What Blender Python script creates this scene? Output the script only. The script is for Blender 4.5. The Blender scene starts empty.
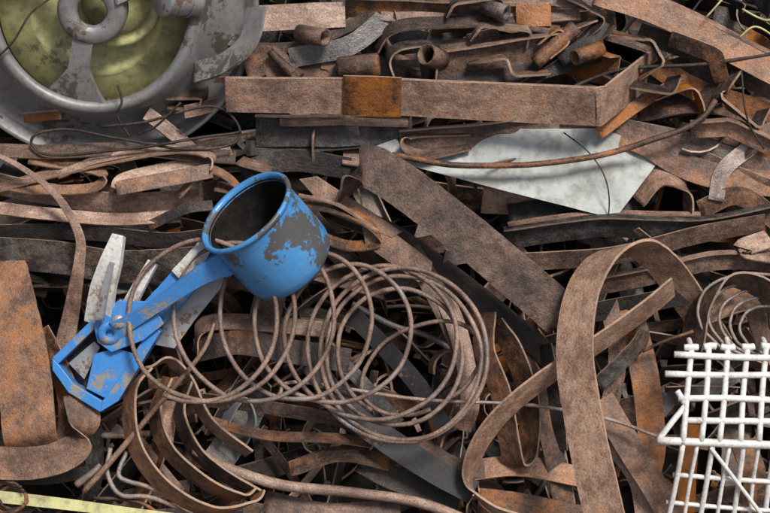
import bpy, math, random
from mathutils import Vector, noise, Matrix
random.seed(7)
R=random.Random(11)
# ---------------------------------------------------------------- pile frame
S=1.5/770.0
SL=math.radians(64)
O=Vector((0,0,1.0)); U=Vector((1,0,0)); V=Vector((0,math.cos(SL),math.sin(SL))); N=Vector((0,-math.sin(SL),math.cos(SL)))
def W3(p): return O+U*((p[0]-385)*S)+V*((256.5-p[1])*S)+N*(p[2]*S)
# ---------------------------------------------------------------- materials
def newmat(name):
    m=bpy.data.materials.new(name); m.use_nodes=True
    nt=m.node_tree; b=nt.nodes["Principled BSDF"]; return m,nt,b
def nd(nt,t,**k):
    n=nt.nodes.new(t)
    for a,v in k.items(): setattr(n,a,v)
    return n
def mth(nt,op,a,b=None,c=None,clamp=False):
    n=nd(nt,'ShaderNodeMath',operation=op,use_clamp=clamp)
    for i,v in enumerate((a,b,c)):
        if v is None: continue
        if isinstance(v,(int,float)): n.inputs[i].default_value=v
        else: nt.links.new(v,n.inputs[i])
    return n.outputs[0]
def noi(nt,vec,scale,det=5,rough=.6):
    n=nd(nt,'ShaderNodeTexNoise'); n.inputs['Scale'].default_value=scale; n.inputs['Detail'].default_value=det; n.inputs['Roughness'].default_value=rough
    nt.links.new(vec,n.inputs['Vector']); return n.outputs['Fac']
def mixc(nt,f,a,b):
    n=nd(nt,'ShaderNodeMix',data_type='RGBA')
    for s,v in ((0,f),(6,a),(7,b)):
        if isinstance(v,(int,float)): n.inputs[s].default_value=v
        elif isinstance(v,tuple): n.inputs[s].default_value=(*v,1)
        else: nt.links.new(v,n.inputs[s])
    return n.outputs[2]
def mapr(nt,v,a,b,c=0,d=1):
    n=nd(nt,'ShaderNodeMapRange'); nt.links.new(v,n.inputs[0])
    for i,x in enumerate((a,b,c,d)):
        if isinstance(x,(int,float)): n.inputs[i+1].default_value=x
        else: nt.links.new(x,n.inputs[i+1])
    return n.outputs[0]
def bump(nt,b,h,st,dist):
    n=nd(nt,'ShaderNodeBump'); n.inputs['Strength'].default_value=st; n.inputs['Distance'].default_value=dist
    nt.links.new(h,n.inputs['Height']); nt.links.new(n.outputs[0],b.inputs['Normal'])

def rust_mat():
    m,nt,b=newmat("rusted_steel")
    at=nd(nt,'ShaderNodeAttribute',attribute_name='tint'); sep=nd(nt,'ShaderNodeSeparateColor'); nt.links.new(at.outputs['Color'],sep.inputs[0])
    tr,tg,tb=sep.outputs[0],sep.outputs[1],sep.outputs[2]
    tc=nd(nt,'ShaderNodeTexCoord')
    vm=nd(nt,'ShaderNodeVectorMath',operation='MULTIPLY_ADD'); nt.links.new(at.outputs['Color'],vm.inputs[0]); vm.inputs[1].default_value=(7,5,9); nt.links.new(tc.outputs['Object'],vm.inputs[2])
    P=vm.outputs[0]
    uv=nd(nt,'ShaderNodeUVMap',uv_map='UVMap'); su=nd(nt,'ShaderNodeSeparateXYZ'); nt.links.new(uv.outputs[0],su.inputs[0])
    n1=noi(nt,P,11,4,.6); n2=noi(nt,P,260,3,.75); n3=noi(nt,P,46,5,.72); n4=noi(nt,P,8,4,.65)
    cs=nd(nt,'ShaderNodeCombineXYZ'); nt.links.new(mth(nt,'MULTIPLY',su.outputs[0],2.2),cs.inputs[0]); nt.links.new(mth(nt,'MULTIPLY',su.outputs[1],2.6),cs.inputs[1]); nt.links.new(mth(nt,'MULTIPLY',tr,9),cs.inputs[2])
    n5=noi(nt,cs.outputs[0],1.6,5,.7)
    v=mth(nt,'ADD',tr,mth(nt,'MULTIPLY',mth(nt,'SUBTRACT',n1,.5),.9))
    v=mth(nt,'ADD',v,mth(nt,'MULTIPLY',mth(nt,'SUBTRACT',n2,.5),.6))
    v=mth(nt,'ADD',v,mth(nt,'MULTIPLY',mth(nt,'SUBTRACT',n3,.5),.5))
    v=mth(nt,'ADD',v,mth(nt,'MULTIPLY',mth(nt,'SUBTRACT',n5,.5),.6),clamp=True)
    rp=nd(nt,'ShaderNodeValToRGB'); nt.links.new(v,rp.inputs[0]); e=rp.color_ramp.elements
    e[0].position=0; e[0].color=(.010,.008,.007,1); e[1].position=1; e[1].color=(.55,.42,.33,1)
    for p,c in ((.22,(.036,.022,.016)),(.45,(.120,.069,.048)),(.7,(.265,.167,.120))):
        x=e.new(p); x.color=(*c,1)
    orr=mixc(nt,n2,(.19,.062,.020),(.47,.21,.078))
    fo=mapr(nt,mth(nt,'ADD',mth(nt,'MULTIPLY',n3,.5),mth(nt,'MULTIPLY',n1,.5)),mth(nt,'SUBTRACT',.67,mth(nt,'MULTIPLY',tg,.32)),mth(nt,'SUBTRACT',.84,mth(nt,'MULTIPLY',tg,.32)))
    c=mixc(nt,mth(nt,'MULTIPLY',fo,.8),rp.outputs[0],orr)
    gr=mixc(nt,v,(.035,.036,.038),(.36,.35,.335))
    fg=mapr(nt,mth(nt,'ADD',mth(nt,'MULTIPLY',n4,.7),mth(nt,'MULTIPLY',n3,.3)),mth(nt,'SUBTRACT',.76,mth(nt,'MULTIPLY',tb,.55)),mth(nt,'SUBTRACT',.90,mth(nt,'MULTIPLY',tb,.55)))
    c=mixc(nt,mth(nt,'MULTIPLY',fg,.75),c,gr)
    hs=nd(nt,'ShaderNodeHueSaturation'); nt.links.new(c,hs.inputs['Color'])
    nt.links.new(mth(nt,'ADD',.96,mth(nt,'SUBTRACT',mth(nt,'MULTIPLY',tg,.26),mth(nt,'MULTIPLY',tb,.38))),hs.inputs['Saturation']); c=hs.outputs[0]
    ed=mth(nt,'GREATER_THAN',su.outputs[1],1.5)
    c=mixc(nt,mth(nt,'MULTIPLY',ed,.65),c,mixc(nt,n3,(.14,.08,.05),(.58,.42,.31)))  # lighter rust on strap edges, with their catch-light painted in
    pit=mapr(nt,n2,.38,.30)
    c=mixc(nt,mth(nt,'MULTIPLY',pit,.7),c,(.016,.011,.009))
    nt.links.new(c,b.inputs['Base Color'])
    nt.links.new(mth(nt,'SUBTRACT',mapr(nt,n3,.3,.7,.38,.78),mth(nt,'MULTIPLY',fg,.10)),b.inputs['Roughness'])
    nt.links.new(mth(nt,'ADD',.12,mth(nt,'MULTIPLY',fg,.35)),b.inputs['Metallic'])
    bump(nt,b,mth(nt,'ADD',n2,mth(nt,'MULTIPLY',n3,2.4)),.85,.0015)
    return m
RUST=rust_mat()
def paint(name,ca,cb,chip,amt,rough=.4,metal=0.,sc=22,dirt=.3,spec=.5):
    m,nt,b=newmat(name); tc=nd(nt,'ShaderNodeTexCoord'); P=tc.outputs['Object']
    n1=noi(nt,P,sc,5,.65); n2=noi(nt,P,sc*6,4,.7); n3=noi(nt,P,sc*.5,4,.6)
    c=mixc(nt,n1,ca,cb)
    c=mixc(nt,mth(nt,'MULTIPLY',mapr(nt,n2,.45,.75),dirt),c,(.10,.07,.05))
    c=mixc(nt,mth(nt,'MULTIPLY',mapr(nt,n1,.5,.72),dirt),c,(.09,.065,.05))
    f=mapr(nt,mth(nt,'ADD',mth(nt,'MULTIPLY',n3,.75),mth(nt,'MULTIPLY',n2,.25)),1-amt-.01,1-amt+.02)
    c=mixc(nt,f,c,mixc(nt,n2,chip,tuple(x*1.9 for x in chip)))
    nt.links.new(c,b.inputs['Base Color']); b.inputs['Metallic'].default_value=metal; b.inputs['Specular IOR Level'].default_value=spec
    nt.links.new(mapr(nt,n1,.3,.7,rough-.08,rough+.22),b.inputs['Roughness'])
    bump(nt,b,mth(nt,'SUBTRACT',mth(nt,'MULTIPLY',n2,.4),f),.45,.0008)
    return m
BLUE=paint("worn_blue_enamel",(.035,.19,.46),(.07,.29,.60),(.05,.05,.05),.485,.34,dirt=.4)
BLUE2=paint("worn_blue_paint",(.022,.16,.48),(.05,.27,.64),(.15,.14,.13),.44,.4,dirt=.5)
WHITE=paint("grimy_white_plastic",(.44,.44,.42),(.66,.66,.63),(.20,.15,.11),.42,.45,dirt=.6)
RACK=paint("white_coated_wire",(.62,.62,.60),(.78,.78,.75),(.25,.16,.10),.38,.35,dirt=.5,sc=30)
PANEL=paint("weathered_white_sheet",(.33,.365,.35),(.45,.475,.455),(.18,.18,.165),.44,.6,sc=8,dirt=.6,spec=.3)
GREYM=paint("dull_grey_aluminium",(.15,.155,.16),(.30,.30,.30),(.06,.05,.04),.43,.42,.35,sc=14,dirt=.6)
YEL=paint("faded_yellow_plastic",(.40,.39,.15),(.54,.53,.27),(.12,.10,.06),.41,.5,sc=8,dirt=.7)
BLACKI=paint("burnt_pan_interior",(.004,.004,.005),(.012,.011,.010),(.16,.15,.14),.33,.6,spec=.15,sc=34,dirt=.15)
DARKP=paint("black_painted_steel",(.012,.013,.016),(.028,.030,.034),(.13,.07,.05),.42,.5,.1,spec=.35)
STEEL=paint("galvanised_steel",(.27,.28,.29),(.42,.43,.44),(.14,.09,.06),.42,.35,.5)
def dirtmat(name,a,b2,sc):
    m,nt,b=newmat(name); tc=nd(nt,'ShaderNodeTexCoord'); P=tc.outputs['Object']
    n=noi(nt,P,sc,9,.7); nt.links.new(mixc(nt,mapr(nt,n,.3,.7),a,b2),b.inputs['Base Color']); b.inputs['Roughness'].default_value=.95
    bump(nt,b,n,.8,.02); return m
CORE=dirtmat("rust_gap_shade",(.006,.005,.004),(.022,.015,.012),14)  # very dark rust brown, gap shadow put into the core colour
GROUND=dirtmat("yard_dirt",(.10,.08,.065),(.22,.18,.15),3)

# ---------------------------------------------------------------- geometry accumulators
class Acc:
    def __init__(s): s.v=[];s.f=[];s.uv=[];s.t=[]
    def quad(s,ids,uvs): s.f.append(ids); s.uv.extend(uvs)
def crom(pts,n):
    out=[];m=len(pts)
    for i in range(m-1):
        p0=pts[i-1] if i else pts[0]*2-pts[1]; p1=pts[i]; p2=pts[i+1]; p3=pts[i+2] if i+2<m else pts[-1]*2-pts[-2]
        for k in range(n):
            t=k/n; out.append(.5*((2*p1)+(p2-p0)*t+(2*p0-5*p1+4*p2-p3)*t*t+(3*p1-p0-3*p2+p3)*t*t*t))
    out.append(pts[-1].copy()); return out
def lin(pts,n):
    """polyline with small-radius folds"""
    out=[]
    m=len(pts)
    for i,p in enumerate(pts):
        if i==0 or i==m-1: out.append(p.copy()); continue
        a=(pts[i-1]-p); b=(pts[i+1]-p); r=min(5,a.length*.3,b.length*.3); a.normalize(); b.normalize()
        for k in range(5):
            t=k/4; out.append((p+a*r)*(1-t)**2+p*2*t*(1-t)+(p+b*r)*t*t)
    res=[out[0]]
    for q in out[1:]:
        L=(q-res[-1]).length; kk=max(1,int(L/14))
        st=res[-1].copy()
        for j in range(1,kk+1): res.append(st.lerp(q,j/kk))
    return res
def ribbon(acc,pts,w,tint,Wv=None,tilt=0,th=1.9,n=8,linear=False,raw=False,wob=1.0,wu=.03,rnd=None,fl=0,_jt=None):
    rnd=rnd or R
    P=[Vector(p) for p in pts]
    path=P if raw else (lin(P,n) if linear else crom(P,n))
    K=len(path)
    seed=rnd.uniform(0,100)
    if wob:
        L=0
        for i in range(K):
            if i: L+=(path[i]-path[i-1]).length if not linear else 12
            nv=Vector(noise.noise_vector(Vector((seed,L*.018,0)))); path[i]=path[i]+Vector((nv.x*.8,nv.y*.8,nv.z*3))*1.5*wob
    ws=w if isinstance(w,(list,tuple)) else [w]
    def it(lst,t):
        x=t*(len(lst)-1); i=min(int(x),len(lst)-2) if len(lst)>1 else 0
        if len(lst)==1: return lst[0]
        return lst[i]*(1-(x-i))+lst[i+1]*(x-i)
    Wl=None
    if Wv is not None:
        Wl=[Vector(a) for a in (Wv if not isinstance(Wv[0],(int,float)) else [Wv])]
    tl=tilt if isinstance(tilt,(list,tuple)) else [tilt]
    base=len(acc.v); Ls=0; prev=None; jt=rnd.uniform(-.2,.16) if _jt is None else _jt; tn=(max(0.02,tint[0]+jt),tint[1],tint[2],1)
    u0=rnd.uniform(0,20)
    us=[]; fp=[]; fn=[]
    for i in range(K):
        a=path[max(0,i-1)]; b=path[min(K-1,i+1)]; T=(b-a)
        if T.length<1e-6: T=Vector((1,0,0))
        T.normalize(); t=i/(K-1)
        if Wl: Wd=it(Wl,t)
        else:
            pl=Vector((-T.y,T.x,0))
            if pl.length<.15 and prev: pl=prev.copy()
            pl.normalize()
            if prev and pl.dot(Vector((prev.x,prev.y,0)))<0 and abs(T.z)>.8: pl=-pl
            an=math.radians(it(tl,t)); Wd=pl*math.cos(an)+Vector((0,0,1))*math.sin(an)
        Wd=(Wd-T*Wd.dot(T)); 
        if Wd.length<1e-4: Wd=prev.copy() if prev else Vector((0,1,0))
        Wd.normalize(); prev=Wd.copy()
        Nn=T.cross(Wd); 
        Nn.normalize()
        nib=1 if 0<i<K-1 else .985
        hw=it(ws,t)*.5*nib*(1+wu*noise.noise(Vector((seed+9,i*.7,1)))); ht=th*.5
        if i: Ls+=(path[i]-path[i-1]).length*S
        us.append(Ls)
        c=path[i]
        if fl: fp.append(c-Wd*hw-Nn*(abs(fl)*.5-ht)*(1 if fl>0 else -1)); fn.append(Nn.copy())
        c4=[c+Wd*hw+Nn*ht,c-Wd*hw+Nn*ht,c-Wd*hw-Nn*ht,c+Wd*hw-Nn*ht]
        for j in range(4):
            acc.v.append(W3(c4[j])); acc.v.append(W3(c4[(j+1)%4]))
        acc.t.extend([tn]*8)
    for i in range(K-1):
        for j in range(4):
            a=base+i*8+j*2; b=a+1; c=a+9; d=a+8
            ua,ub=u0+us[i]*10,u0+us[i+1]*10
            if j in(0,2): va,vb=(0,1) if j==0 else (1,0)
            else: va,vb=2,3
            acc.quad((a,b,c,d),[(ua,va),(ua,vb),(ub,vb),(ub,va)])
    for k in (0,K-1):
        b0=base+k*8; ids=(b0,b0+2,b0+4,b0+6)
        if k==0: ids=ids[::-1]
        acc.quad(ids,[(0,2)]*4)
    if fl: ribbon(acc,fp,abs(fl),tint,Wv=fn,th=th,raw=True,wob=0,wu=0,rnd=rnd,_jt=jt+.05)
def tube(acc,pts,r,tint,n=8,sides=8,wob=1.0,smooth=True,rnd=None,closed=False):
    rnd=rnd or R
    P=[Vector(p) for p in pts]; path=crom(P,n) if smooth else P
    K=len(path); seed=rnd.uniform(0,100); base=len(acc.v)
    if wob: path=[p+Vector(noise.noise_vector(Vector((seed,i*.15,0))))*1.3*wob for i,p in enumerate(path)]
    rs=r if isinstance(r,(list,tuple)) else [r]
    T0=(path[1]-path[0]).normalized(); A=T0.orthogonal().normalized(); tn=(*tint,1)
    for i in range(K):
        T=(path[min(K-1,i+1)]-path[max(0,i-1)]).normalized()
        A=(A-T*A.dot(T)).normalized(); B=T.cross(A)
        x=i/(K-1)*(len(rs)-1); k=min(int(x),max(0,len(rs)-2)); rr=rs[0] if len(rs)==1 else rs[k]*(1-(x-k))+rs[k+1]*(x-k)
        for j in range(sides):
            a=2*math.pi*j/sides; acc.v.append(W3(path[i]+(A*math.cos(a)+B*math.sin(a))*rr))
        acc.t.extend([tn]*sides)
    for i in range(K-1):
        for j in range(sides):
            a=base+i*sides+j; b=base+i*sides+(j+1)%sides
            acc.quad((a,b,b+sides,a+sides),[(i*.1,.3),(i*.1,.6),(i*.1+.1,.6),(i*.1+.1,.3)])
    acc.f.append(tuple(base+j for j in range(sides))[::-1]); acc.uv.extend([(0,.5)]*sides)
    acc.f.append(tuple(base+(K-1)*sides+j for j in range(sides))); acc.uv.extend([(0,.5)]*sides)
def prism(acc,poly,h0,h1,tint,dh=None):
    f=dh or (lambda x,y:0); n=len(poly); b=len(acc.v)
    for h in (h1,h0):
        for x,y in poly: acc.v.append(W3((x,y,h+f(x,y)))); acc.t.append((*tint,1))
    acc.f.append(tuple(b+i for i in range(n))); acc.uv.extend([(poly[i][0]*S*10,.5+.0*i) for i in range(n)])
    acc.f.append(tuple(b+n+i for i in range(n))[::-1]); acc.uv.extend([(0,.5)]*n)
    for i in range(n):
        j=(i+1)%n; acc.quad((b+i,b+n+i,b+n+j,b+j),[(0,2)]*4)
def rev(acc,prof,C,ax,tint,segs=64,a0=0,a1=360,sc=(1,1)):
    C=Vector(C); ax=Vector(ax).normalized(); A=Vector((0,0,1)).cross(ax)
    if A.length<.05: A=Vector((1,0,0))
    A.normalize(); B=ax.cross(A); b=len(acc.v); m=len(prof); full=abs(a1-a0)>=360; ns=segs if full else segs+1
    for i in range(ns):
        a=math.radians(a0+(a1-a0)*i/segs)
        for r,t in prof:
            acc.v.append(W3(C+ax*t+(A*math.cos(a)*sc[0]+B*math.sin(a)*sc[1])*r)); acc.t.append((*tint,1))
    for i in range(segs):
        i2=(i+1)%ns
        for k in range(m-1):
            acc.quad((b+i*m+k,b+i*m+k+1,b+i2*m+k+1,b+i2*m+k),[(i*.1,.4)]*4)
def obj(acc,name,mat,bevel=0,smooth=True,parent=None,rec=False):
    me=bpy.data.meshes.new(name)
    c=Vector((0,0,0))
    for v in acc.v: c+=v
    c/=len(acc.v)
    me.from_pydata([v-c for v in acc.v],[],acc.f)
    uv=me.uv_layers.new(name='UVMap'); uv.data.foreach_set('uv',[x for p in acc.uv for x in p])
    at=me.attributes.new('tint','FLOAT_COLOR','POINT'); at.data.foreach_set('color',[x for p in acc.t for x in p])
    if rec:
        import bmesh
        bm=bmesh.new(); bm.from_mesh(me); bmesh.ops.remove_doubles(bm,verts=bm.verts,dist=1e-5); bmesh.ops.recalc_face_normals(bm,faces=bm.faces); bm.to_mesh(me); bm.free()
    me.materials.append(mat)
    if smooth: me.polygons.foreach_set('use_smooth',[True]*len(me.polygons))
    o=bpy.data.objects.new(name,me); bpy.context.collection.objects.link(o); o.location=c
    if bevel:
        mo=o.modifiers.new('b','BEVEL'); mo.width=bevel; mo.segments=2; mo.limit_method='ANGLE'; mo.harden_normals=False
    if parent: o.parent=parent; o.matrix_parent_inverse=parent.matrix_world.inverted()
    me.update(); return o
def empty(name,p):
    e=bpy.data.objects.new(name,None); bpy.context.collection.objects.link(e); e.location=W3(p); e.empty_display_size=.05
    bpy.context.view_layer.update(); return e
def st(pts,w,tint,name="rusty_steel_strap",mat=None,**k):
    a=Acc(); ribbon(a,pts,w,tint,**k); return obj(a,name,mat or RUST)
def rod(pts,r,tint,name="rusty_wire",mat=None,**k):
    a=Acc(); tube(a,pts,r,tint,**k); return obj(a,name,mat or RUST)
M=(.46,.15,.2); OR=(.5,.9,0); D=(.16,.15,.3); G=(.48,.1,.95); L=(.74,.35,.15); B=(.36,.55,0); GP=(.66,.25,.55); K_=(.05,.05,.7)

# ---------------------------------------------------------------- ground, heap core
def ground():
    me=bpy.data.meshes.new("ground"); s=300
    me.from_pydata([(-s,-s,0),(s,-s,0),(s,s,0),(-s,s,0)],[],[(0,1,2,3)]); me.materials.append(GROUND)
    o=bpy.data.objects.new("ground",me); bpy.context.collection.objects.link(o)
ground()
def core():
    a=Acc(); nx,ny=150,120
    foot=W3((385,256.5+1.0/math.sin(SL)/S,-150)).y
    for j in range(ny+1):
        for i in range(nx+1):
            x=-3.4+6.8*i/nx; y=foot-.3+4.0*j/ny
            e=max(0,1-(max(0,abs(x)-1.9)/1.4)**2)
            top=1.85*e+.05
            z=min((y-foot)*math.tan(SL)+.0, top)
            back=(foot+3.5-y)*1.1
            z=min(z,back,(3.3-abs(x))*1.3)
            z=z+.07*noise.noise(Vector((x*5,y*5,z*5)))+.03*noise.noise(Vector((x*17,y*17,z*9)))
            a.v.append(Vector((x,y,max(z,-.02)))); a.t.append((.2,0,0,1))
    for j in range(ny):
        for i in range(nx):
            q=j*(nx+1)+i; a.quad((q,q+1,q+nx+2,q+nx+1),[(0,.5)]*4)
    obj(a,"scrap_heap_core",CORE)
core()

# ---------------------------------------------------------------- filler mass: one object
def bentpath(r,c,d,Wd,Ln,kind,hmax):
    """centreline of a band that only bends about its own width axis Wd"""
    e1=(d-Wd*d.dot(Wd)).normalized(); e2=Wd.cross(e1)
    n=22; ds=Ln/n; th=0; pts=[Vector((0,0,0))]
    sg=r.choice((-1,1))
    if kind=='gentle': b=r.gauss(0,.03); ks=[b+r.gauss(0,.02) for _ in range(n)]
    elif kind=='kink':
        ks=[r.gauss(0,.012) for _ in range(n)]
        for q in range(r.choice((1,2,2,3))): ks[r.randrange(3,n-3)]+=r.choice((-1,1))*math.radians(r.uniform(30,100))
    elif kind=='hook':
        ks=[r.gauss(0,.01) for _ in range(n)]; s0=r.randrange(8,15)
        for q in range(s0,n): ks[q]+=sg*math.radians(r.uniform(14,34))
    else:
        tot=math.radians(r.uniform(200,400)); ks=[sg*tot/n*(1+.5*math.sin(q*.5)) for q in range(n)]
    for k in ks:
        th+=k; pts.append(pts[-1]+(e1*math.cos(th)+e2*math.sin(th))*ds)
    m=sum(pts,Vector())/len(pts); pts=[p-m+c for p in pts]
    mx=max(p.z for p in pts)
    if mx>hmax: pts=[p-Vector((0,0,mx-hmax)) for p in pts]
    return pts
def filler():
    a=Acc(); r=random.Random(21)
    pal=[M,M,M,B,B,D,D,D,G,G,L,GP,GP,OR,K_,K_,(.3,.3,.1),(.6,.25,.25)]
    deep_shade=[M,B,D,D,D,K_,K_,K_,G,(.3,.3,.1)]  # mostly dark tints for deep pieces, painting in the shade of voids
    grav=Vector((0,.88,-.47))
    def one(x,y,h,hmax=10):
        pl=deep_shade if h<-75 else pal
        if y<200: ang=r.gauss(2,14)+(14 if x>560 else 0)
        elif x<250 and y<290: ang=r.gauss(5,18)
        elif y<300: ang=r.gauss(20,28)
        else: ang=r.choice([r.gauss(35,22),r.gauss(-40,25),r.gauss(85,20),r.gauss(5,15)])
        w=r.choice([9,13,18,22,26,32]); an=math.radians(ang); d=Vector((math.cos(an),math.sin(an),r.gauss(0,.3))).normalized(); p=Vector((-d.y,d.x,0)).normalized()
        k=r.random(); c=Vector((x,y,h))
        if k<.88:
            kind=r.choices(('gentle','kink','hook','coil'),(5,3,2,1.4 if y>250 else .7))[0]
            q=r.random()
            if y<270: Wd=grav if q<.5 else (p*math.cos(.9)+Vector((0,0,1))*math.sin(.9) if q<.8 else p)
            else:
                t=r.choice([r.gauss(0,.4),r.uniform(.6,1.3),r.uniform(-1.3,-.6)]); Wd=p*math.cos(t)+Vector((0,0,1))*math.sin(t)
            Wd=(Wd+Vector((r.gauss(0,.17),r.gauss(0,.17),r.gauss(0,.17)))).normalized()
            if kind=='coil': Wd=(Wd*.5+Vector((r.gauss(0,.3),r.gauss(0,.3),1))).normalized()
            Ln={'gentle':r.uniform(70,260),'kink':r.uniform(70,200),'hook':r.uniform(90,200),'coil':r.uniform(90,220)}[kind]
            fl=r.choice((-1,1))*w*r.uniform(.4,.8) if kind=='gentle' and r.random()<.3 else 0
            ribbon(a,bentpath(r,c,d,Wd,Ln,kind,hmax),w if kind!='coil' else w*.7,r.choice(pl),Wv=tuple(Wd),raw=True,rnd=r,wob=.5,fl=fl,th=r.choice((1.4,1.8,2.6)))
        else:
            pts=[c+d*(t*r.uniform(40,110))+p*r.gauss(0,12)+Vector((0,0,r.gauss(0,4))) for t in (-1,-.3,.4,1)]
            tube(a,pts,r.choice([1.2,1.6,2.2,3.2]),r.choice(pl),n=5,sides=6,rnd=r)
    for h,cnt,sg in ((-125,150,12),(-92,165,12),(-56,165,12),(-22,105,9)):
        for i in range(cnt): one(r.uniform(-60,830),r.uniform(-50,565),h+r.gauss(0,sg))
    for i in range(1300):
        x=r.uniform(-620,1400); y=r.uniform(-420,830)
        if -40<x<810 and -40<y<550: continue
        one(x,y,r.uniform(-110,-5),40)
    for i in range(380):
        x=r.uniform(-40,810); y=r.uniform(-30,540); h=r.uniform(-90,-30); s=r.uniform(3,9)
        ang=r.uniform(0,6.28); d=Vector((math.cos(ang),math.sin(ang),r.gauss(0,.4)))
        ribbon(a,[Vector((x,y,h))-d*s,Vector((x,y,h+r.gauss(0,2))),Vector((x,y,h))+d*s],r.uniform(3,9),r.choice(pal),tilt=r.gauss(0,30),n=2,rnd=r,wob=.3)
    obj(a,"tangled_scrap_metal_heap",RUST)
filler()

# ---------------------------------------------------------------- straps, top band
GV=(0,.88,-.47)
st([(248,18,6),(345,14,6)],26,(.68,.3,.3),linear=True)
st([(345,6,0),(430,9,4),(515,12,2)],22,B,Wv=GV,fl=-8)
st([(380,14,8),(470,20,10),(580,14,8)],14,M,tilt=30)
st([(516,16,16),(551,15,16)],24,(.82,.8,0),name="rusty_steel_plate",linear=True)
st([(255,48,-2),(300,46,2),(340,30,4),(378,12,2)],13,M,tilt=25)
st([(290,58,8),(345,48,12),(380,22,10),(384,16,8)],20,G,tilt=-15)
st([(376,50,2),(392,30,16),(430,24,16),(500,22,12),(560,30,10)],16,M,Wv=(0,.8,.6))
st([(395,82,16),(388,60,22),(400,48,26),(432,46,24),(434,66,16),(432,84,8)],32,(.35,.15,.6),Wv=(.15,.3,.95))
st([(420,66,2),(500,54,6),(560,44,8),(600,30,6)],28,M,tilt=-24,fl=-9)
st([(430,86,0),(520,74,2),(600,52,0)],20,D)
st([(440,44,0),(520,36,4),(580,22,2)],12,GP,tilt=40)
st([(596,-6,20),(660,16,22),(730,52,20),(790,82,18)],25,(.56,.7,.4),tilt=0)
st([(598,-22,10),(662,0,12),(732,34,10),(790,62,8)],9,L,tilt=50)
st([(470,4,10),(540,0,14),(600,6,12)],12,M)
st([(560,-5,20),(585,8,22),(600,22,16),(560,52,6),(510,84,0)],12,D,Wv=(.4,.6,.6))
st([(640,30,6),(700,52,6),(790,96,4)],24,M,tilt=-30,fl=-8)
st([(655,62,-6),(700,88,-2),(790,118,-6)],22,(.5,.7,0),tilt=-20)
st([(620,90,-20),(690,74,-14),(780,72,-14)],18,D)
st([(640,112,-14),(710,104,-8),(790,128,-8)],20,B,tilt=35)
st([(600,125,-2),(680,140,4),(740,160,2),(790,178,0)],22,GP,tilt=-20)
st([(655,96,0),(688,86,6),(700,100,6),(704,122,0)],16,OR,Wv=(.3,.4,.8))
st([(600,133,2),(640,140,6),(700,172,8),(790,186,4)],26,(.46,.5,0),tilt=6)
st([(700,160,0),(740,178,2),(790,196,0)],24,M,tilt=-30)
# folded brackets, upper right
FB="folded_steel_bracket"
st([(668,40,22),(712,58,30),(724,84,8)],[17,17,16],(.45,.6,.2),Wv=(.35,-.75,.55),linear=True,name=FB,th=2.6)
st([(744,60,10),(716,98,20),(752,128,26),(764,110,10)],16,(.4,.4,.4),Wv=(.3,.3,.9),linear=True,name=FB,th=2.6)
st([(604,72,4),(632,86,14),(668,92,20),(676,76,2)],15,D,Wv=(.1,.5,.8),linear=True,name=FB,th=2.6)
st([(690,130,12),(726,128,20),(770,148,18)],18,(.66,.5,.2),Wv=(-.2,.9,-.4),linear=True,name=FB,fl=-8)
st([(470,62,12),(506,58,20),(512,76,22),(548,72,10)],12,(.6,.5,.1),Wv=(.1,.4,.9),linear=True,name=FB,th=2.6)
st([(446,16,18),(452,4,24),(500,-2,24),(508,14,14)],14,(.3,.2,.6),Wv=(.1,.4,.9),linear=True,name=FB,th=2.6)
st([(612,34,10),(650,40,18),(662,62,16),(640,76,4)],14,(.3,.7,.1),Wv=(.2,.3,.9),linear=True,name=FB,th=2.6)
st([(470,40,14),(480,26,20),(530,30,20),(526,46,10)],13,(.5,.3,.5),Wv=(.05,.45,.88),linear=True,name=FB,th=2.6)
st([(744,150,8),(772,128,18),(800,140,18)],20,(.5,.5,.3),Wv=(.3,.6,.7),linear=True,name=FB,th=2.6)
rod([(560,92,6),(620,70,10),(700,66,22),(790,52,18)],2.0,D,name="rusty_rod")
# short open pipe offcuts near the top
def pipe(C,ax,r,L_,tint):
    a=Acc(); rev(a,[(r,0),(r,L_),(r-2.2,L_+.4),(r-2.4,0),(r,0)],C,ax,tint,28); obj(a,"rusty_pipe_offcut",RUST,rec=True)
pipe((440,62,22),(-.55,-.15,.8),11,26,(.5,.5,.2)); pipe((300,34,16),(.75,.2,.6),9,34,(.42,.4,.4)); pipe((600,50,16),(-.8,.3,.5),8,34,(.4,.7,.1)); pipe((484,8,20),(.8,.3,.5),8,26,(.3,.3,.6))
# square bar bundle under the long channel
st([(256,131,4),(330,132,6),(412,128,4)],30,(.26,.3,.6),th=3,linear=True,fl=-12)
st([(280,122,12),(345,121,14),(408,122,10)],10,L,linear=True)
st([(245,148,2),(300,145,4),(392,138,2)],16,D,tilt=15)
st([(400,144,8),(470,140,10),(560,128,6)],30,(.38,.25,.3),tilt=-10,fl=-10)
st([(470,146,14),(425,156,16),(404,146,16),(412,134,12),(470,130,10)],16,M,Wv=(.1,.6,.8))
# long folded channel + clip
CWv=(0,.85,-.53)
st([(229,98,46),(400,101,50),(590,111,62),(597,110,58),(628,86,18),(662,60,-28)],[37,38,40,41,42,42],(.62,.55,.35),Wv=CWv,linear=True,th=2.8,name="folded_steel_channel",wob=.4)
st([(229,82,56),(400,84,60),(588,93,72)],3.5,(.9,.3,.2),Wv=(0,.3,.95),linear=True,th=1.5,name="channel_lip",wob=.4)
st([(344,99,52),(401,101,53)],43,(.46,.8,0),Wv=CWv,linear=True,th=2.2,name="strap_seal_clip",wob=.2)
st([(598,134,20),(640,104,8),(690,76,0)],12,OR,tilt=0)
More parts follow.
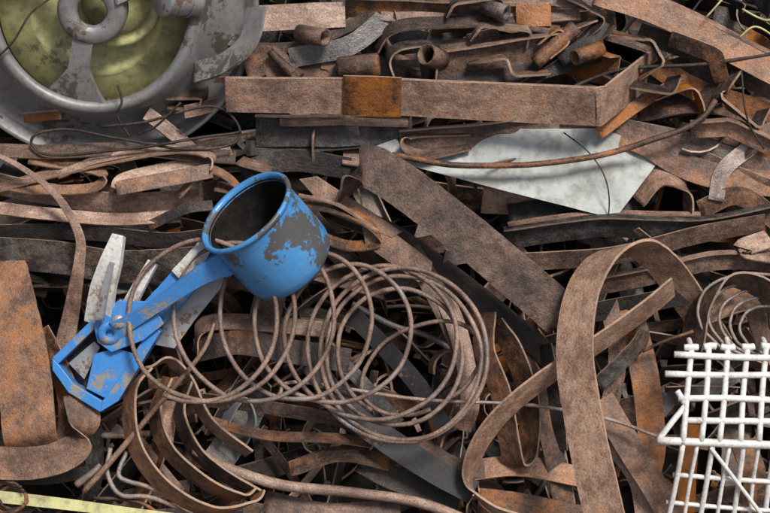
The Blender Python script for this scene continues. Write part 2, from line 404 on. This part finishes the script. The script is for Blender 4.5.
# short bolts / rolled bits
a=Acc(); rev(a,[(0,0),(10,0),(12,2),(12,40),(10,42),(0,42)],(338,70,18),(1,-.1,.1),B,24); obj(a,"rusty_bush",RUST,smooth=True)
rod([(270,52,18),(296,78,22)],[4,6],B,name="rusty_bolt",wob=0)
a=Acc(); rev(a,[(0,0),(7,0),(8,2),(8,8),(0,8)],(294,74,22),(.7,.7,.1),B,6); obj(a,"rusty_bolt_head",RUST,smooth=False)
st([(536,44,16),(556,30,18),(566,42,16),(548,58,14)],10,OR,Wv=(.2,.3,.9))
rod([(535,64,16),(575,28,18)],[7,8],(.45,.6,0),name="rusty_threaded_bar",wob=0)
st([(560,60,10),(590,40,14),(604,20,10)],14,D)
st([(245,66,6),(270,60,8),(290,82,8)],30,(.5,.55,.1),tilt=5)
st([(300,72,4),(330,76,6),(335,60,6)],26,B)
# white sheet
a=Acc()
def sheetf(x,y): return 8+5*math.sin((x-380)*.014)+(y-150)*.16+6*noise.noise(Vector((x*.016,y*.03,0)))+2.0*noise.noise(Vector((x*.045,y*.045,3)))
def sheet(acc,poly_top,poly_bot,th,tint,nx=70,ny=36):
    """one bent sheet between an upper and a lower outline"""
    def along(pl,s):
        L=[0]
        for i in range(1,len(pl)): L.append(L[-1]+math.dist(pl[i],pl[i-1]))
        t=s*L[-1]
        for i in range(1,len(pl)):
            if t<=L[i]+1e-6:
                f=(t-L[i-1])/(L[i]-L[i-1]); return [pl[i-1][j]*(1-f)+pl[i][j]*f for j in (0,1)]
        return pl[-1]
    for s,hh in ((0,0),(1,-th)):
        b=len(acc.v)
        for j in range(ny+1):
            for i in range(nx+1):
                p=along(poly_top,i/nx); q=along(poly_bot,i/nx); t=j/ny
                x=p[0]*(1-t)+q[0]*t; y=p[1]*(1-t)+q[1]*t
                acc.v.append(W3((x,y,hh+sheetf(x,y)))); acc.t.append((*tint,1))
        for j in range(ny):
            for i in range(nx):
                q=b+j*(nx+1)+i; ids=(q,q+1,q+nx+2,q+nx+1)
                acc.quad(ids if s==0 else ids[::-1],[(0,.5)]*4)
sheet(a,[(364,150),(420,130),(600,128),(668,150)],[(366,153),(392,161),(500,190),(614,219)],1.6,M)
obj(a,"white_metal_sheet",PANEL)
rod([(392,156,30),(450,166,34),(530,166,34),(600,156,34),(660,138,34),(698,120,30),(712,102,28)],3.0,B,name="rusty_rod")
rod([(562,134,24),(590,158,32),(606,190,30),(608,225,14)],.7,D,name="thin_rusty_wire")

# ---------------------------------------------------------------- right middle
st([(505,238,6),(600,226,10),(700,228,8),(790,210,6)],24,(.26,.25,.6),tilt=-28,fl=-8)
st([(508,225,12),(600,213,16),(700,214,14)],6,L,tilt=50)
st([(520,262,8),(610,256,10),(700,234,10),(765,222,6)],20,(.36,.3,.3),tilt=-30)
st([(510,214,-10),(560,208,-6),(640,206,-10)],22,K_,tilt=20)
st([(638,200,6),(660,176,10),(686,186,10),(690,214,4)],26,(.5,.4,0),Wv=(.2,.7,.6))
st([(716,200,8),(724,170,10),(760,140,8)],16,GP)
st([(700,210,6),(740,196,10),(790,230,6)],20,(.4,.5,0),tilt=-20)
st([(770,238,10),(742,250,16),(790,258,12)],22,L,Wv=(.2,.7,.6))
st([(585,288,6),(640,278,10),(710,262,8),(790,262,4)],20,M,tilt=-25,fl=-7)
st([(560,318,4),(630,306,6),(700,290,4)],20,D,tilt=-15)
st([(700,314,4),(740,300,6),(790,290,4)],26,(.5,.5,0),tilt=10)
st([(630,310,0),(646,380,6),(652,440,8),(648,470,6)],30,(.46,.75,0),tilt=15)
st([(610,300,4),(618,360,8),(606,420,4)],18,M,tilt=-20)

# wide diagonal strap
st([(347,198,18),(354,180,46),(366,168,58),(400,186,60),(470,240,58),(560,316,48)],[42,43,43,43,43,44],(.56,.0,.2),Wv=[(.62,-.78,.0),(.66,-.75,.05),(.66,-.75,.1)],th=2.6,n=12,wob=.4,name="wide_steel_strap")
st([(340,214,0),(385,232,10),(440,268,10),(520,330,4),(552,360,-4)],24,(.26,.1,.15),Wv=(.66,-.75,-.35),th=2.4,name="wide_steel_strap")
st([(372,160,54),(380,158,44),(398,158,30)],10,L,Wv=(.5,.7,.3))

# flat hinge plates
a=Acc(); prism(a,[(300,180),(318,177),(402,232),(392,238),(330,214)],26,30,(.58,.5,.3),lambda x,y:(x-300)*.05); obj(a,"rusty_flat_bar",RUST,bevel=.0008,smooth=False)
a=Acc(); prism(a,[(362,226),(378,221),(432,262),(430,274),(418,282),(366,246)],26,31,(.5,.4,.2),lambda x,y:(x-300)*.03); obj(a,"rusty_flat_bar",RUST,bevel=.0008,smooth=False)
st([(296,206,34),(330,208,40),(366,222,40),(380,240,34),(350,246,30),(318,236,30)],13,(.5,.7,0),Wv=(.1,.75,.65))
st([(300,196,38),(340,206,44),(378,232,42)],5,L,tilt=60)
st([(410,250,14),(440,300,18),(470,370,14)],22,M,tilt=10)

# ---------------------------------------------------------------- left middle swirl of straps
st([(-20,252,14),(60,258,18),(120,266,18),(205,262,14)],34,(.32,.3,.5),tilt=-20,th=2)
st([(-20,206,14),(50,214,18),(110,220,18),(180,216,14)],14,L,tilt=30)
st([(-20,180,8),(60,196,14),(120,204,14),(200,200,10)],24,M,tilt=-30)
st([(120,190,34),(165,182,38),(214,172,34)],15,(.6,.45,.2),Wv=(0,1,.25))
st([(120,190,34),(128,178,26),(180,166,18),(216,156,14),(232,150,12)],13,L,Wv=(.1,.8,.5))
st([(214,172,34),(212,156,30),(180,150,26),(120,158,22),(60,172,18),(-10,190,14)],14,M,Wv=(.05,.6,.7))
st([(-20,150,12),(60,152,16),(140,150,18),(236,158,16)],16,(.42,.3,.2),tilt=30)
st([(30,160,16),(100,172,20),(96,188,22),(40,190,20),(0,184,14)],12,(.6,.5,0),Wv=(.1,.75,.6))
st([(-20,232,10),(80,232,14),(160,240,14),(210,236,10)],16,D,tilt=-20)
st([(60,176,22),(100,160,26),(150,152,26),(200,150,22)],9,L,tilt=35)
st([(180,196,24),(210,170,28),(240,190,24),(222,212,20)],13,(.5,.65,0),Wv=(.1,.6,.75))
st([(240,160,10),(270,172,14),(250,190,12),(216,186,10)],18,M,Wv=(.1,.5,.8))
st([(150,226,22),(185,210,26),(214,206,24)],10,B,tilt=10)
st([(240,172,6),(290,160,8),(350,168,4)],22,(.30,.2,.5),tilt=-10)
st([(-10,152,40),(22,166,42),(62,196,44),(84,234,42),(84,262,36),(76,300,26),(64,350,14)],[4,5,7,9,11,15,20],L,tilt=20)
st([(-6,258,10),(8,290,26),(22,340,36),(32,390,42),(36,430,42),(38,446,32)],[56,56,55,54,53],(.64,.7,.1),Wv=(1,-.15,.12),th=2.6,name="wide_steel_strap")
st([(84,392,36),(90,420,46),(80,446,52),(40,458,54),(-30,458,46)],32,(.42,.5,0),Wv=[(-.3,.8,.5),(-.15,.9,.3),(.0,1,.1)],th=2.6,name="wide_steel_strap")
st([(40,330,12),(66,380,20),(72,420,26),(66,450,28)],24,(.5,.6,0),tilt=-25)
st([(-10,474,14),(40,478,16),(90,472,12)],12,D)

# cables at upper left
rod([(243,133,30),(200,140,36),(130,150,34),(60,156,28),(36,148,22),(38,136,24),(70,130,28),(120,140,34),(180,150,32),(232,146,30),(240,128,30),(214,108,34),(150,124,34),(104,128,30)],1.5,D,name="bent_cable",mat=RUST)
rod([(122,88,40),(126,104,38),(122,118,34),(132,138,28)],1.2,D,name="thin_rusty_wire")
rod([(185,106,44),(160,128,38),(140,136,34)],1.2,D,name="thin_rusty_wire")
rod([(-10,74,48),(20,50,56),(40,20,58),(62,2,56)],1.1,D,name="thin_rusty_wire")

# ---------------------------------------------------------------- wheel rim upper left
E=empty("wheel_rim",(100,10,20))
ax=(.06,.36,1)
a=Acc(); rev(a,[(92,26),(96,30),(102,29),(112,12),(128,-6),(142,-16),(150,-14),(156,-2),(160,0),(162,-4),(156,-22),(140,-26),(122,-14),(100,10),(92,22),(92,26)],(98,8,30),ax,G,96)
obj(a,"outer_ring",GREYM,parent=E,rec=True)
Cx,Cy=98,8
def spoke(ang,wi,wo):
    a=Acc(); an=math.radians(ang); d=Vector((math.cos(an),math.sin(an)*.93,0)); p=Vector((-d.y,d.x,0)).normalized()
    pts=[Vector((Cx,Cy,0))+d*r_+Vector((0,0,z-.36*d.y*r_)) for r_,z in ((24,60),(45,60),(70,58),(92,54),(104,50))]
    ribbon(a,pts,[wi*1.3,wi,wi*1.05,wo*.75,wo*1.1],G,tilt=0,th=7,n=6,wob=0); obj(a,"spoke",GREYM,parent=E,bevel=.002)
for an in (102,222,342,): spoke(an,20,66)
a=Acc(); rev(a,[(14,28),(16,34),(30,34),(34,28),(34,8)],(98,8,30),ax,G,48); obj(a,"hub",GREYM,parent=E,rec=True)
E2=empty("yellow_plastic_drum",(100,10,0))
a=Acc(); rev(a,[(0,-2),(40,-2),(60,2),(64,6),(68,2),(96,0),(100,-10),(100,-30)],(98,10,18),ax,G,64); obj(a,"drum_end",YEL,parent=E2,rec=True)
a=Acc(); rev(a,[(34,0),(36,16),(40,18),(44,16),(46,0)],(118,2,22),ax,G,48); obj(a,"drum_collar",YEL,parent=E2,rec=True)
E3=empty("tin_can",(196,4,40))
a=Acc(); rev(a,[(0,0),(18,0),(20,2),(19,4),(19,36),(20,38),(18,40),(0,40)],(200,2,50),(-.75,.1,.6),G,40); obj(a,"can_body",STEEL,parent=E3,rec=True)
a=Acc(); rev(a,[(20,12),(21,13),(20,14)],(200,2,50),(-.75,.1,.6),G,40); obj(a,"can_rib",STEEL,parent=E3)
st([(196,74,20),(226,66,34),(250,44,36),(258,10,30)],26,G,mat=GREYM,Wv=(.6,.5,.7),th=3,name="grey_fan_cowl")

# ---------------------------------------------------------------- saucepan
E=empty("blue_saucepan",(268,237,70))
d=Vector((.54,.65,-.54)).normalized(); C0=Vector((252,214,92))
a=Acc(); rev(a,[(45.8,6),(46.2,1),(47.7,-1.5),(50.2,-2),(51.7,0),(51.2,2.5),(48.7,4),(47.7,7),(48,20),(48.7,54),(48.2,68),(46,76),(41,81),(30,83),(0,83)],C0,d,G,96); obj(a,"body",BLUE,parent=E,rec=False)
a=Acc(); rev(a,[(45.9,3),(45.9,66),(43,74),(36,78),(0,79)],C0,d,G,96); obj(a,"interior",BLACKI,parent=E)
a=Acc(); ribbon(a,[(234,262,80),(214,271,82),(190,286,76),(160,306,68),(138,319,62),(122,328,58)],[26,20,15,13,15,20],G,Wv=(.45,.72,-.35),th=5,n=8,wob=0); obj(a,"handle",BLUE2,parent=E,bevel=.003)
a=Acc(); rev(a,[(4,-2.5),(4,2.5),(11,2.5),(12,0),(11,-2.5),(4,-2.5)],(117,331,57),(.1,.3,1),G,32); obj(a,"handle_eye",BLUE2,parent=E,rec=True)

# ---------------------------------------------------------------- blue / white hole punch
E=empty("hole_punch",(110,345,40))
f=lambda x,y:(x-60)*.12
a=Acc(); prism(a,[(60,357),(98,320),(128,300),(150,306),(160,330),(122,396),(106,408),(76,386),(62,368)],14,18,G,f); obj(a,"base_plate",DARKP,parent=E,bevel=.001,smooth=False)
for nm,pl in (("side_wall_upper",[(58,356),(98,318),(126,298),(132,304),(104,324),(64,362)]),("side_wall_front",[(58,356),(64,362),(80,382),(108,398),(106,409),(74,390),(58,368)]),("side_wall_lower",[(108,398),(118,386),(158,322),(166,330),(124,398),(106,409)]),("top_jaw",[(100,322),(128,300),(158,300),(170,322),(150,338),(118,350),(104,340)])):
    a=Acc(); h1=42 if nm!="top_jaw" else 48; h0=14 if nm!="top_jaw" else 42.5; prism(a,pl,h0,h1,G,f); obj(a,nm,BLUE2,parent=E,bevel=.0016,smooth=False)
a=Acc(); prism(a,[(100,352),(122,346),(140,352),(112,396),(92,386)],36,41,G,f); obj(a,"jaw_plate",BLUE2,parent=E,bevel=.001,smooth=False)
a=Acc(); prism(a,[(72,362),(98,340),(104,346),(88,378)],18.5,30,G,f); obj(a,"die_block",STEEL,parent=E,bevel=.001,smooth=False)
a=Acc(); ribbon(a,[(104,322,44),(110,290,56),(119,262,62),(126,236,58)],[28,25,21,12],G,Wv=(1,.25,.25),th=8,wob=0); obj(a,"handle_white",WHITE,parent=E,bevel=.003)
a=Acc(); ribbon(a,[(108,318,64),(114,290,67),(121,262,69)],[8,6,4],G,Wv=(1,.25,.25),th=5,wob=0); obj(a,"handle_blade",STEEL,parent=E,bevel=.001)
a=Acc(); ribbon(a,[(128,318,40),(140,294,48),(158,262,48)],[16,13,10],G,Wv=(.9,.4,.2),th=6,wob=0); obj(a,"lever_white",WHITE,parent=E,bevel=.003)
a=Acc(); ribbon(a,[(140,330,34),(170,300,40),(196,272,44),(226,248,42)],[28,30,28,22],G,Wv=(.7,.7,.1),th=7,wob=0); obj(a,"grip_blue",BLUE2,parent=E,bevel=.003)
a=Acc(); ribbon(a,[(182,276,49),(202,256,51),(214,238,48)],[16,18,12],G,Wv=(.8,.6,.1),th=4,wob=0); obj(a,"grip_label",WHITE,parent=E,bevel=.001)
a=Acc(); rev(a,[(0,0),(6,0),(7,-2),(7,-14)],(126,320,64),(0,0,1),G,20); obj(a,"pivot_pin",STEEL,parent=E)
a=Acc(); prism(a,[(156,344),(168,318),(214,270),(236,262),(232,276),(196,320),(176,348)],18,24,(.7,.2,.8)); obj(a,"galvanised_plate",STEEL,bevel=.001,smooth=False)

# ---------------------------------------------------------------- wire coil
CW=(.56,.3,.45)
def coil():
    a=Acc(); keys=[(203,318,76,78),(212,318,74,77),(256,320,68,76),(296,318,64,76),(330,328,66,68),(366,340,74,72),(398,350,85,85),(404,352,80,82),(396,350,68,70),(396,352,56,58)]
    pts=[];n=24;T=len(keys)-1
    for i in range(T*n+1):
        t=i/n; k=min(int(t),T-1); f=t-k
        q=[keys[k][j]*(1-f)+keys[k+1][j]*f for j in range(4)]
        an=-2*math.pi*t+2.0
        pts.append((q[0]+q[2]*math.cos(an),q[1]+q[3]*math.sin(an),72+18*math.sin(an+.8)+4*math.sin(t*2.1)-t*1.2))
    tube(a,pts,2.4,CW,n=3,sides=8,wob=1.3)
    obj(a,"coiled_rusty_wire",RUST)
coil()
def loop(cx,cy,rx,ry,h,r,tint,a0=0,sp=380,rot=0,tz=12,name="rusty_wire",mat=None):
    pts=[]
    for i in range(26):
        an=math.radians(a0+sp*i/25); x=rx*math.cos(an)*(1+.03*i/25); y=ry*math.sin(an); c,s=math.cos(rot),math.sin(rot)
        pts.append((cx+x*c-y*s,cy+x*s+y*c,h+tz*math.sin(an+1)))
    rod(pts,r,tint,name=name,n=4,mat=mat)
loop(420,366,62,40,50,2.2,CW,a0=100,sp=340,rot=-.5)
rod([(88,488,34),(120,452,40),(160,405,44),(205,352,50),(218,322,46)],[3,3,2.5,2],(.55,.3,.1),name="rusty_rod",wob=.5)
rod([(80,482,30),(96,470,34),(104,462,34)],[4,2.5],GP,name="rusty_rod",wob=.2)
rod([(280,392,44),(300,380,46),(420,396,48),(520,402,40),(600,416,36),(660,436,40),(680,438,40)],1.9,GP,name="rusty_rod")

# ---------------------------------------------------------------- centre / bottom straps
st([(196,350,18),(240,342,26),(300,352,28),(350,360,22)],24,(.34,.4,.05),tilt=8,th=2)
st([(196,352,18),(206,324,24),(260,322,22),(330,330,18)],18,M,Wv=(.1,.8,.5))
st([(312,362,30),(344,404,38),(400,446,38),(472,490,30)],[22,25,26,24],D,mat=DARKP,tilt=10,th=2.6,name="black_steel_strap")
st([(350,312,24),(384,346,34),(418,384,34),(448,432,26)],18,D,mat=DARKP,tilt=-15,name="black_steel_strap")
st([(300,330,8),(352,372,20),(398,424,16)],14,K_,tilt=20,th=4,name="dark_steel_bar")
st([(152,366,30),(134,392,36),(138,440,40),(170,484,42),(214,506,42),(252,500,38),(262,488,32)],26,(.5,.6,0),Wv=(.55,-.35,.75),th=2.4)
st([(170,376,28),(158,410,36),(172,448,38),(206,478,38),(240,494,34),(256,486,30)],24,(.32,.5,0),Wv=(.55,-.35,.75),th=2.4)
st([(190,380,26),(182,412,34),(196,446,36),(220,468,34),(262,494,28)],22,M,Wv=(.5,-.4,.75),th=2.4)
st([(152,366,30),(172,360,32),(190,380,28),(210,420,26),(250,452,24)],20,L,Wv=(.5,-.3,.8),th=2.4)
st([(168,400,14),(164,440,18),(160,446,18)],20,(.7,.5,.1),tilt=10)
st([(208,420,22),(270,434,28),(330,436,26),(372,442,22)],11,(.5,.6,0),tilt=35)
st([(190,398,16),(250,404,20),(330,418,16),(360,430,14)],14,D,tilt=-20)
rod([(196,448,30),(236,468,34),(290,482,36),(360,490,34),(420,500,32),(470,520,28)],[5,5.5,5,5.5],(.66,.15,.3),name="rusty_pipe",sides=12)
st([(220,440,12),(232,410,18),(244,396,16),(252,420,14),(238,450,10)],16,G,mat=STEEL,Wv=(.5,.3,.8),name="galvanised_strap")
st([(290,468,16),(340,452,20),(388,462,18)],18,B,tilt=40)
st([(360,460,12),(400,480,16),(460,500,12)],24,(.34,.35,.3),tilt=12)
st([(265,500,20),(330,512,24),(400,508,20)],22,M,tilt=15)
st([(300,404,6),(360,392,8),(420,410,6)],18,(.5,.5,0),tilt=-30)
st([(486,312,18),(484,350,26),(500,392,30),(508,440,30),(514,462,26),(526,452,20),(528,400,18),(512,350,18),(494,322,18)],26,(.42,.5,0),Wv=(.72,-.05,.7),th=2.4)
st([(444,296,18),(460,340,24),(470,400,22),(462,430,16)],20,M,tilt=18)
st([(508,330,2),(540,400,8),(560,480,8),(566,530,6)],24,(.46,.4,.2),tilt=25,fl=8)
st([(545,345,4),(556,400,10),(560,450,6)],18,D,tilt=-35)
st([(470,470,12),(520,466,16),(590,478,12)],22,(.5,.6,0),tilt=30)
st([(478,500,18),(530,506,22),(590,520,20)],26,(.58,.6,0),tilt=5)
st([(600,400,12),(630,448,18),(662,500,18),(676,530,16)],28,(.45,.45,0),tilt=15)
st([(612,440,6),(640,480,10),(650,530,10)],24,L,tilt=-20)
st([(418,440,12),(450,464,16),(496,470,12)],20,(.5,.5,0),tilt=30)
# tan strap that curls bottom centre -> right
st([(560,530,56),(530,518,50),(494,506,40),(470,482,36),(474,448,46),(500,408,60),(544,372,62),(600,336,58),(640,308,50),(668,286,40)],[29,29,29,30,31,31,30,30],(.84,.45,.0),Wv=(-.3,-.5,.8),th=2.4,n=10,wob=.6)
# big arch strap
st([(604,560,150),(590,500,136),(574,420,116),(566,350,96),(573,296,80),(596,258,66),(630,246,48),(662,266,26),(690,300,4),(722,344,-26)],[43,42,41,40,39,38,38,38,37,37],(.84,.55,.0),Wv=(.80,-.24,.55),th=2.8,n=12,wob=.5,name="arched_steel_strap")
st([(690,345,20),(698,306,30),(724,280,36),(760,290,34),(790,330,20)],32,M,Wv=(.5,-.35,.78),th=2.4)
for k in range(5): loop(760+k*2,318+k*3,66-k*9,44-k*5,40-k*2,1.7,GP,a0=100,sp=250,rot=.2,name="coiled_rusty_wire")
rod([(640,350,24),(668,338,30),(690,330,30)],1.8,B)
st([(596,384,20),(620,360,26),(640,336,22),(636,310,16)],18,(.20,.3,.6),Wv=(-.6,-.6,.5))

# ---------------------------------------------------------------- white dish rack
E=empty("white_dish_rack",(715,400,50))
a=Acc()
def bar(p,q,r):
    j=lambda v:(v[0]+R.uniform(-1.2,1.2),v[1]+R.uniform(-1,1),v[2]); p,q=Vector(j(p)),Vector(j(q)); m=(p+q)/2+Vector((R.uniform(-1.3,1.3),R.uniform(-1.3,1.3),R.uniform(-1.5,1.5)))
    tube(a,[p,m,q],r,G,n=4,sides=8,wob=.15)
for i,x in enumerate((682,700,718,737,755)): bar((x,343,64),(x-9,436,74),3.0)
for i,(y,x0,x1) in enumerate(((352,664,764),(370,656,762),(394,668,760),(414,672,757))): bar((x0,y,68+i),(x1,y+2,68+i),3.2)
for x,y in ((682,343),(700,343),(718,343),(737,343),(755,343)): bar((x-6,y+1,64),(x+6,y+1,64),3.4)
for x in (682,718,755): bar((x,346,64),(x+4,338,30),2.8)
obj(a,"upper_grid",RACK,parent=E)
a=Acc()
bar((648,434,72),(790,440,76),4.0); bar((666,470,56),(790,478,60),2.5); bar((660,498,46),(790,506,48),2.3)
for i in range(8):
    x=672+i*15; bar((x,436,73),(x-10+i,520,40),2.1 if i%2 else 2.7)
bar((648,434,72),(676,400,70),3); bar((676,400,70),(668,386,70),3)
bar((700,440,74),(762,520,50),2.0)
obj(a,"lower_rack",RACK,parent=E)
st([(740,440,20),(752,480,24),(748,530,20)],26,(.4,.5,0),tilt=15)

# yellow strip, bottom-left wires
st([(-10,490,46),(80,500,48),(200,516,46),(240,522,44)],[12,11,9,8],G,mat=YEL,th=2,tilt=10,name="yellow_plastic_strip",wob=.4)
for k in range(3): loop(10+k*6,492,26-k*5,16-k*3,54,1.6,B,a0=-20,sp=330)
rod([(112,446,26),(110,470,30),(124,492,30),(156,496,28),(196,512,24)],2.4,GP)
rod([(128,450,24),(122,474,28),(150,484,28),(180,498,26)],2.4,GP)
rod([(96,496,26),(140,500,24),(170,520,24)],2,B)
rod([(702,20,34),(724,-4,36)],1.0,G,name="yellow_wire",mat=YEL)
rod([(735,40,34),(750,30,38),(775,44,36)],1.0,G,name="yellow_wire",mat=YEL)
rod([(738,12,34),(760,24,38),(775,16,36)],1.0,G,name="yellow_wire",mat=YEL)
rod([(738,74,30),(742,120,34),(760,150,30)],1.0,D,name="thin_rusty_wire")

# ---------------------------------------------------------------- light, sky, camera
sd=Vector((.36,-.50,.95)).normalized()
el=math.asin(sd.z); az=math.atan2(sd.x,sd.y)
w=bpy.data.worlds.new("World"); bpy.context.scene.world=w; w.use_nodes=True; nt=w.node_tree
sk=nt.nodes.new('ShaderNodeTexSky'); sk.sky_type='NISHITA'; sk.sun_disc=False; sk.sun_elevation=el; sk.sun_rotation=az; sk.dust_density=4; sk.air_density=.8
nt.links.new(sk.outputs[0],nt.nodes['Background'].inputs[0]); nt.nodes['Background'].inputs[1].default_value=.105
ld=bpy.data.lights.new("sun","SUN"); ld.energy=4.0; ld.angle=math.radians(15); ld.color=(1,.955,.89)
lo=bpy.data.objects.new("sun",ld); bpy.context.collection.objects.link(lo); lo.rotation_euler=sd.to_track_quat('Z','Y').to_euler(); lo.location=sd*8
cd=bpy.data.cameras.new("camera"); cam=bpy.data.objects.new("camera",cd); bpy.context.collection.objects.link(cam)
cd.lens=85; cd.sensor_width=36; Dc=1.5*85/36; cam.location=O+N*(Dc+.02); cam.rotation_euler=N.to_track_quat('Z','Y').to_euler(); cd.clip_end=2000
bpy.context.scene.camera=cam
sc=bpy.context.scene; sc.view_settings.view_transform='Standard'; sc.view_settings.look='None'; sc.view_settings.exposure=0
